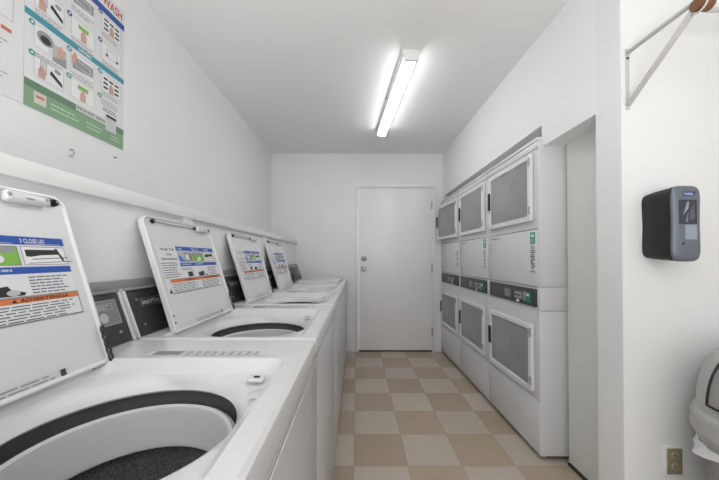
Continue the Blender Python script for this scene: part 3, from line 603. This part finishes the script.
# ------------------------------------------------------------------ posters on the left wall
PX = XL + 0.0025
def poster_main():
    a0, a1, z0, z1 = 0.972, 1.385, 1.668, 2.335
    W, H = a1 - a0, z1 - z0
    D = Decal(lambda u, v, w: (PX + w, a0 + u - 0.008, z0 + (v if v < 0.09 else 0.09 + (v - 0.09) * 0.95)), 0.0004)
    D.slab(0, 0, W, H, 0.0025, M_PAPER)
    Gr, DG, TL, BL, RD, K, TX, SK, LG = ink((132, 166, 134)), ink((104, 134, 108)), ink((66, 150, 166)), ink((36, 82, 158)), ink((196, 66, 58)), ink((50, 50, 54)), ink((120, 104, 106)), ink((205, 164, 150)), ink((206, 206, 208))
    MG = ink((150, 152, 156)); LT = ink((232, 233, 234)); GN = ink((126, 186, 92))
    D.rect(0, 0, W, 0.085, Gr, 1); D.rect(0, 0.066, W, 0.092, DG, 1.5)
    D.rect(0.03, 0.022, 0.07, 0.062, ink((216, 208, 196)), 2); D.rect(0.036, 0.042, 0.064, 0.05, ink((206, 120, 100)), 3)
    D.lines(0.085, 0.022, 0.2, 0.052, 2, ink((180, 212, 180)), 2); D.lines(0.225, 0.02, 0.30, 0.05, 2, ink((180, 212, 180)), 2); D.lines(0.34, 0.018, 0.40, 0.045, 2, ink((180, 212, 180)), 2)
    D.rect(0.18, 0.07, 0.34, 0.096, ink((206, 210, 204)), 2); D.text('REQUEST SERVICE', 0.186, 0.076, 0.148, 0.014, ink((84, 110, 88)), 3)
    D.rect(0, 0.312, W, 0.336, TL, 1); D.text('DRYERS', 0.19, 0.318, 0.055, 0.012, LT, 2)
    D.rect(0, 0.572, W, 0.600, BL, 1); D.text('WASHERS', 0.19, 0.579, 0.06, 0.014, LT, 2)
    D.text('WASH', 0.295, 0.612, 0.105, 0.040, RD, 1); D.text('HOW TO', 0.16, 0.612, 0.11, 0.040, RD, 1)
    def fr(x, y, w=0.1, h=0.075): D.rect(x, y, x + w, y + h, LT, 1); D.frame(x, y, x + w, y + h, 0.001, MG, 2)
    def badge(x, y, c): D.disc(x, y, 0.010, c, 3); D.disc(x, y, 0.004, LT, 4)
    def bars(x, y):
        fr(x, y)
        for r in range(3):
            for c in range(3):
                if c == 1 and r == 1: continue
                D.rect(x + 0.01 + c * 0.029, y + 0.012 + r * 0.02, x + 0.032 + c * 0.029, y + 0.021 + r * 0.02, K, 3)
        hand(x + 0.05, y + 0.012)
    def hand(x, y):
        D.poly([(x - 0.012, y - 0.01), (x + 0.012, y - 0.01), (x + 0.012, y + 0.018), (x + 0.003, y + 0.035), (x - 0.003, y + 0.035), (x - 0.012, y + 0.015)], SK, 4)
    def label_tap(x, y):
        fr(x, y); D.rect(x + 0.028, y + 0.045, x + 0.072, y + 0.062, GN, 3); hand(x + 0.05, y + 0.012)
    def phone(x, y):
        fr(x, y); D.rect(x + 0.018, y + 0.022, x + 0.04, y + 0.066, LG, 3); D.frame(x + 0.018, y + 0.022, x + 0.04, y + 0.066, 0.0015, MG, 4); hand(x + 0.024, y + 0.012)
        D.poly([(x + 0.05, y + 0.035), (x + 0.095, y + 0.008), (x + 0.095, y + 0.022), (x + 0.055, y + 0.05)], K, 3); D.disc(x + 0.078, y + 0.058, 0.012, MG, 3, 0.008)
    def drum(x, y):
        fr(x, y, 0.05, 0.075); D.disc(x + 0.035, y + 0.045, 0.028, MG, 3, 0.024); D.disc(x + 0.035, y + 0.04, 0.018, K, 4, 0.014)
        D.rect(x + 0.06, y - 0.015, x + 0.11, y + 0.05, ink((196, 186, 180)), 1); D.poly([(x + 0.06, y + 0.0), (x + 0.11, y + 0.02), (x + 0.11, y - 0.015), (x + 0.06, y - 0.015)], MG, 3); hand(x + 0.09, y + 0.022)
    def topview(x, y):
        fr(x, y); D.poly([(x + 0.006, y + 0.008), (x + 0.094, y + 0.02), (x + 0.094, y + 0.06), (x + 0.006, y + 0.06)], MG, 3); D.frame(x + 0.02, y + 0.022, x + 0.08, y + 0.05, 0.002, LT, 4); hand(x + 0.015, y + 0.04)
    def cap(x, y, w=0.1): D.lines(x, y, x + w, y + 0.022, 2, TX, 1, 0.25)
    cols = (0.03, 0.158, 0.292)
    rows = (0.488, 0.362, 0.222, 0.115)
    phone(cols[0], rows[1]); cap(cols[0], rows[1] - 0.026); fr(cols[0], rows[0]); D.disc(cols[0] + 0.05, rows[0] + 0.04, 0.025, MG, 3); cap(cols[0], rows[0] - 0.026)
    topview(cols[1], rows[0]); cap(cols[1], rows[0] - 0.026); label_tap(cols[1], rows[1]); cap(cols[1], rows[1] - 0.026)
    bars(cols[2], rows[0]); cap(cols[2], rows[0] - 0.026); fr(cols[2], rows[1]); D.frame(cols[2] + 0.025, rows[1] + 0.02, cols[2] + 0.08, rows[1] + 0.06, 0.002, MG, 3)
    for q in (0.02, 0.075): D.rect(cols[2] + q, rows[1] + 0.024, cols[2] + q + 0.012, rows[1] + 0.034, K, 4)
    cap(cols[2], rows[1] - 0.026)
    drum(cols[0], rows[2]); cap(cols[0], rows[2] - 0.026 - 0.015); phone(cols[0], rows[3]); 
    topview(cols[1], rows[2]); cap(cols[1], rows[2] - 0.026); label_tap(cols[1], rows[3])
    bars(cols[2], rows[2]); cap(cols[2], rows[2] - 0.026); D.lines(cols[2], 0.155, cols[2] + 0.1, 0.185, 3, TX, 1, 0.3); D.lines(cols[2] + 0.01, 0.130, cols[2] + 0.09, 0.150, 2, K, 1, 0.4)
    D.rect(cols[2] + 0.02, 0.052, cols[2] + 0.078, 0.118, LG, 4); D.rect(cols[2] + 0.024, 0.110, cols[2] + 0.078, 0.122, K, 5)
    for c in cols:
        badge(c - 0.008, rows[0] + 0.075, BL); badge(c - 0.008, rows[1] + 0.075, BL); badge(c - 0.008, rows[2] + 0.075, TL); badge(c - 0.008, rows[3] + 0.075, ink((60, 160, 130)))
    o = D.build('instruction_poster'); tag(o, 'coloured washing instruction poster with green, teal and blue bands', 'poster')
poster_main()
def poster_side():
    a0, a1, z0, z1 = 0.5, 0.9625, 1.668, 2.335
    D = Decal(lambda u, v, w: (PX + w, a0 + u, z0 + v), 0.0004); D.slab(0, 0, a1 - a0, z1 - z0, 0.0025, M_PAPER)
    TX = ink((150, 150, 154)); W = a1 - a0
    for v in (0.24, 0.36): D.frame(0.36, v, W - 0.03, v + 0.08, 0.0015, TX, 1)
    D.rect(0.40, 0.20, 0.428, 0.212, ink((196, 110, 90)), 1); D.rect(0.41, 0.50, 0.43, 0.515, ink((50, 50, 54)), 1)
    for v, n in ((0.05, 2), (0.09, 2), (0.15, 2), (0.47, 1)): D.lines(0.33, v, W - 0.04, v + 0.025, n, TX, 1, 0.3)
    tag(D.build('notice_sheet'), 'plain white notice sheet at the left picture edge beside the coloured poster', 'poster')
poster_side()
for (y, z), lb in zip(((1.125, 1.578), (1.33, 1.618)), ('small screw hook left in the wall under the green poster band', 'tiny wall screw under the right corner of the coloured poster')):
    s = MB().tube([(XL, y, z), (XL + 0.012, y, z)], 0.003, M_STEEL, 8)
    if z < 1.6: s.tube([(XL + 0.01, y, z), (XL + 0.016, y, z - 0.012), (XL + 0.012, y, z - 0.02)], 0.002, M_STEEL, 8).box((XL, y - 0.006, z - 0.028), (XL + 0.003, y + 0.012, z - 0.018), M_BRKT, 0.001)
    tag(s.build('wall_screw'), lb, 'screw')

# ------------------------------------------------------------------ soap dispenser on the near wall
dp = tag(empty('soap_dispenser', (1.225, YN - 0.002, 1.299)), 'black and silver hand sanitiser dispenser fixed to the right wall', 'dispenser')
def disp_ring(y, k, wmul=1.0, hh=0.138, n=40):
    pts = []
    for q in range(n):
        t = 2 * PI * q / n; c_, s_ = math.cos(t), math.sin(t)
        x = math.copysign(abs(c_) ** 0.42, c_); z = math.copysign(abs(s_) ** 0.42, s_)
        wx = (0.0505 + 0.010 * (z * z)) * wmul
        pts.append((x * wx * k, y, z * hh * k))
    return pts
MB().loft([disp_ring(0.0, 0.98, 1.16, 0.133), disp_ring(-0.03, 1.0, 1.16, 0.135), disp_ring(-0.085, 1.0, 1.12, 0.139), disp_ring(-0.104, 0.985, 1.10, 0.143)], M_BLACK, True, True, True).build('back_shell', dp, smooth=50)
M_SILV = mat('dispenser_silver_blue', (112, 119, 130), 0.35, 0.3, noise=0.03)
fs = MB().loft([disp_ring(-0.092, 1.0, 1.0, 0.140), disp_ring(-0.106, 1.0, 1.0, 0.142), disp_ring(-0.112, 0.985, 0.98, 0.141), disp_ring(-0.116, 0.92, 0.95, 0.139), disp_ring(-0.118, 0.6, 0.95, 0.139)], M_SILV, True, False, True).build('front_cover', dp, smooth=50)
df = Decal(lambda u, v, w: (u, -0.1188 - w, v)); df.rect(-0.032, 0.0, 0.029, 0.085, ink((58, 62, 70)), 0); df.frame(-0.034, -0.002, 0.031, 0.087, 0.002, ink((40, 42, 48)), 1)
df.poly([(-0.02, 0.03), (0.0, 0.055), (0.003, 0.08), (-0.004, 0.08)], ink((150, 156, 166)), 1); df.poly([(-0.012, 0.005), (0.0, 0.045), (-0.002, 0.004)], ink((120, 126, 136)), 1); df.poly([(0.004, 0.01), (0.024, 0.02), (0.02, 0.07), (0.008, 0.05)], ink((92, 98, 108)), 1)
df.rect(-0.012, -0.06, 0.032, -0.006, ink((150, 158, 172)), 0); df.disc(-0.02, -0.075, 0.005, ink((30, 30, 32)), 0)
df.build('window', fs)
dl = Decal(lambda u, v, w: (u, -0.1188 - w, v)); dl.poly([(-0.02, 0.1), (0.024, 0.1), (0.028, 0.118), (-0.016, 0.118)], ink((52, 70, 130)), 0); dl.text('PURELL', -0.014, 0.104, 0.034, 0.009, ink((206, 214, 232)), 1); dl.build('logo_plate', fs)

# ------------------------------------------------------------------ rod bracket and rod
bx = 1.11; yw = YN - 0.002
br = tag(empty('rod_bracket', (bx, yw, 1.79)), 'white painted triangular rod bracket screwed high on the right wall', 'bracket')
MB().box((-0.007, -0.004, -0.012), (0.007, 0, 0.24), M_BRKT, 0.001).build('wall_plate', br)
def strap(p0, p1, wd, th, name):
    p0, p1 = Vector(p0), Vector(p1); d = (p1 - p0); L = d.length; d.normalize(); side = Vector((1, 0, 0)); up = d.cross(side)
    m = Matrix((side.to_4d(), d.to_4d(), up.to_4d(), (0, 0, 0, 1))).transposed(); m[3][0] = m[3][1] = m[3][2] = 0; m[0][3], m[1][3], m[2][3] = p0; m[3][3] = 1
    return MB().box((-wd / 2, 0, -th / 2), (wd / 2, L, th / 2), M_BRKT, 0.0012, mtx=m).build(name, br)
strap((0, -0.002, 0.222), (0, -0.262, 0.222), 0.020, 0.006, 'top_arm')
strap((0, -0.002, 0.006), (0, -0.244, 0.196), 0.024, 0.004, 'brace')
pts = [(0, -0.236, 0.205)] + [(0, -0.26 + 0.026 * math.cos(t), 0.205 + 0.026 * math.sin(t)) for t in [math.radians(-a) for a in range(0, 181, 20)]]
MB().tube(pts, 0.003, M_BRKT, 8).build('rod_cradle', br)
for z in (0.2, 0.010): MB().lathe([(0.0, -0.007), (0.005, -0.006), (0.006, -0.004)], M_DSTEEL, (0.0, 0, z), 12, 'y').build('screw', br)
ry, rz = yw - 0.26, 1.9945
rod = MB().tube([(1.1, ry, rz), (2.2, ry, rz)], 0.0195, M_WOOD, 24).build('hanging_rod'); tag(rod, 'brown stained wooden hanging rod with a dotted white sleeve, top right corner', 'rod')
sl = MB().tube([(1.145, ry, rz), (1.9, ry, rz)], 0.0215, M_PAPER, 24)
for k in range(40):
    a = random.uniform(0, 2 * PI); x = 1.18 + random.random() * 0.6; r = 0.0217
    p = Vector((x, ry + r * math.cos(a), rz + r * math.sin(a))); nn = Vector((0, math.cos(a), math.sin(a)))
    sl.tube([p, p + nn * 0.0006], 0.0035, M_BLACK, 8)
sl.build('dotted_sleeve', rod)['label'] = 'white sleeve with black dots'

# ------------------------------------------------------------------ power outlet
ot = tag(empty('power_outlet', (1.277, yw, 0.352)), 'olive duplex power outlet low on the right wall beside the bin', 'outlet')
MB().box((-0.038, -0.004, -0.062), (0.036, 0, 0.06), M_TRIM, 0.002).build('mounting_plate', ot)
MB().box((-0.024, -0.008, -0.055), (0.036, -0.003, 0.048), M_OUT, 0.002).build('cover_plate', ot)
for z in (0.021, -0.024):
    r = MB().lathe([(0.0, -0.0115), (0.015, -0.0115), (0.017, -0.008)], mat('receptacle_olive', (158, 152, 126), 0.4), (0.006, 0, z), 24, 'y')
    for x, hh in ((-0.0005, 0.005), (0.0125, 0.004)): r.box((x - 0.0012, -0.0122, z - hh + 0.003), (x + 0.0012, -0.0114, z + hh + 0.003), M_BLACK)
    r.lathe([(0.0, -0.0122), (0.0025, -0.0122)], M_BLACK, (0.006, 0, z - 0.008), 10, 'y'); r.build('receptacle', ot)

# ------------------------------------------------------------------ dome-top bin
bn = tag(empty('waste_bin', (1.442, 0.972, 0)), 'grey round waste bin with a domed flap lid in the lower right corner', 'bin')
MB().lathe([(0.0, 0.0), (0.17, 0.0), (0.178, 0.01), (0.222, 0.50), (0.224, 0.56), (0.214, 0.56), (0.168, 0.02), (0, 0.02)], M_BIN, n=64).build('body', bn)
MB().lathe([(0.226, 0.50), (0.232, 0.525), (0.246, 0.54), (0.25, 0.56), (0.246, 0.585), (0.25, 0.60), (0.244, 0.618), (0.232, 0.625), (0.22, 0.625)], M_BINLID, n=64).build('lid_rim', bn)
dome = MB(); prof = [(0.234 * math.cos(t) ** 0.7, 0.62 + 0.27 * math.sin(t) ** 0.8) for t in [math.radians(a) for a in range(0, 91, 9)]]
dome.lathe(prof[:-1] + [(0.004, 0.89)], M_BINLID, n=64, cap1=True); dome.build('dome', bn, smooth=60)
# flap facing the room, with its dark edge
def dome_pt(az, el, k=1.0): return Vector((0.234 * k * math.cos(el) ** 0.7 * math.cos(az), 0.234 * k * math.cos(el) ** 0.7 * math.sin(az), 0.62 + 0.27 * k * math.sin(el) ** 0.8))
az0, az1, e0, e1 = math.radians(161), math.radians(275), math.radians(5), math.radians(58)
fl = MB(); nu, nv = 16, 10
fl.loft([[dome_pt(az0 + (az1 - az0) * i / nu, e0 + (e1 - e0) * j / nv, 1.015) for i in range(nu + 1)] for j in range(nv + 1)], M_BIN, closed=False)
fl.build('flap', bn, smooth=60)
edge = [dome_pt(az0 + (az1 - az0) * i / nu, e0, 1.02) for i in range(nu + 1)] + [dome_pt(az1, e0 + (e1 - e0) * j / nv, 1.02) for j in range(1, nv + 1)] + [dome_pt(az1 - (az1 - az0) * i / nu, e1, 1.02) for i in range(1, nu + 1)] + [dome_pt(az0, e1 - (e1 - e0) * j / nv, 1.02) for j in range(1, nv + 1)]
MB().tube(edge, 0.004, M_BLACK, 8).build('flap_seal', bn)
# liner folded out under the rim
bg_ = MB(); rg = []
for j in range(6):
    ring = []
    for k in range(96):
        a = 2 * PI * k / 96; f = j / 5
        rr_ = 0.229 + 0.010 * f * (0.6 + 0.4 * math.sin(7 * a)) + 0.018 * f * max(0, math.cos(a - 2.6)) ** 30 + 0.004 * math.sin(23 * a + j)
        dz_ = 0.022 * f * (0.8 + 0.2 * math.sin(5 * a + 1) + 0.9 * max(0, math.cos(a - 2.6)) ** 30)
        ring.append((rr_ * math.cos(a), rr_ * math.sin(a), 0.505 - dz_))
    rg.append(ring)
bg_.loft(rg, M_BAG); bg_.build('bin_liner', bn, smooth=60)['label'] = 'white plastic liner'
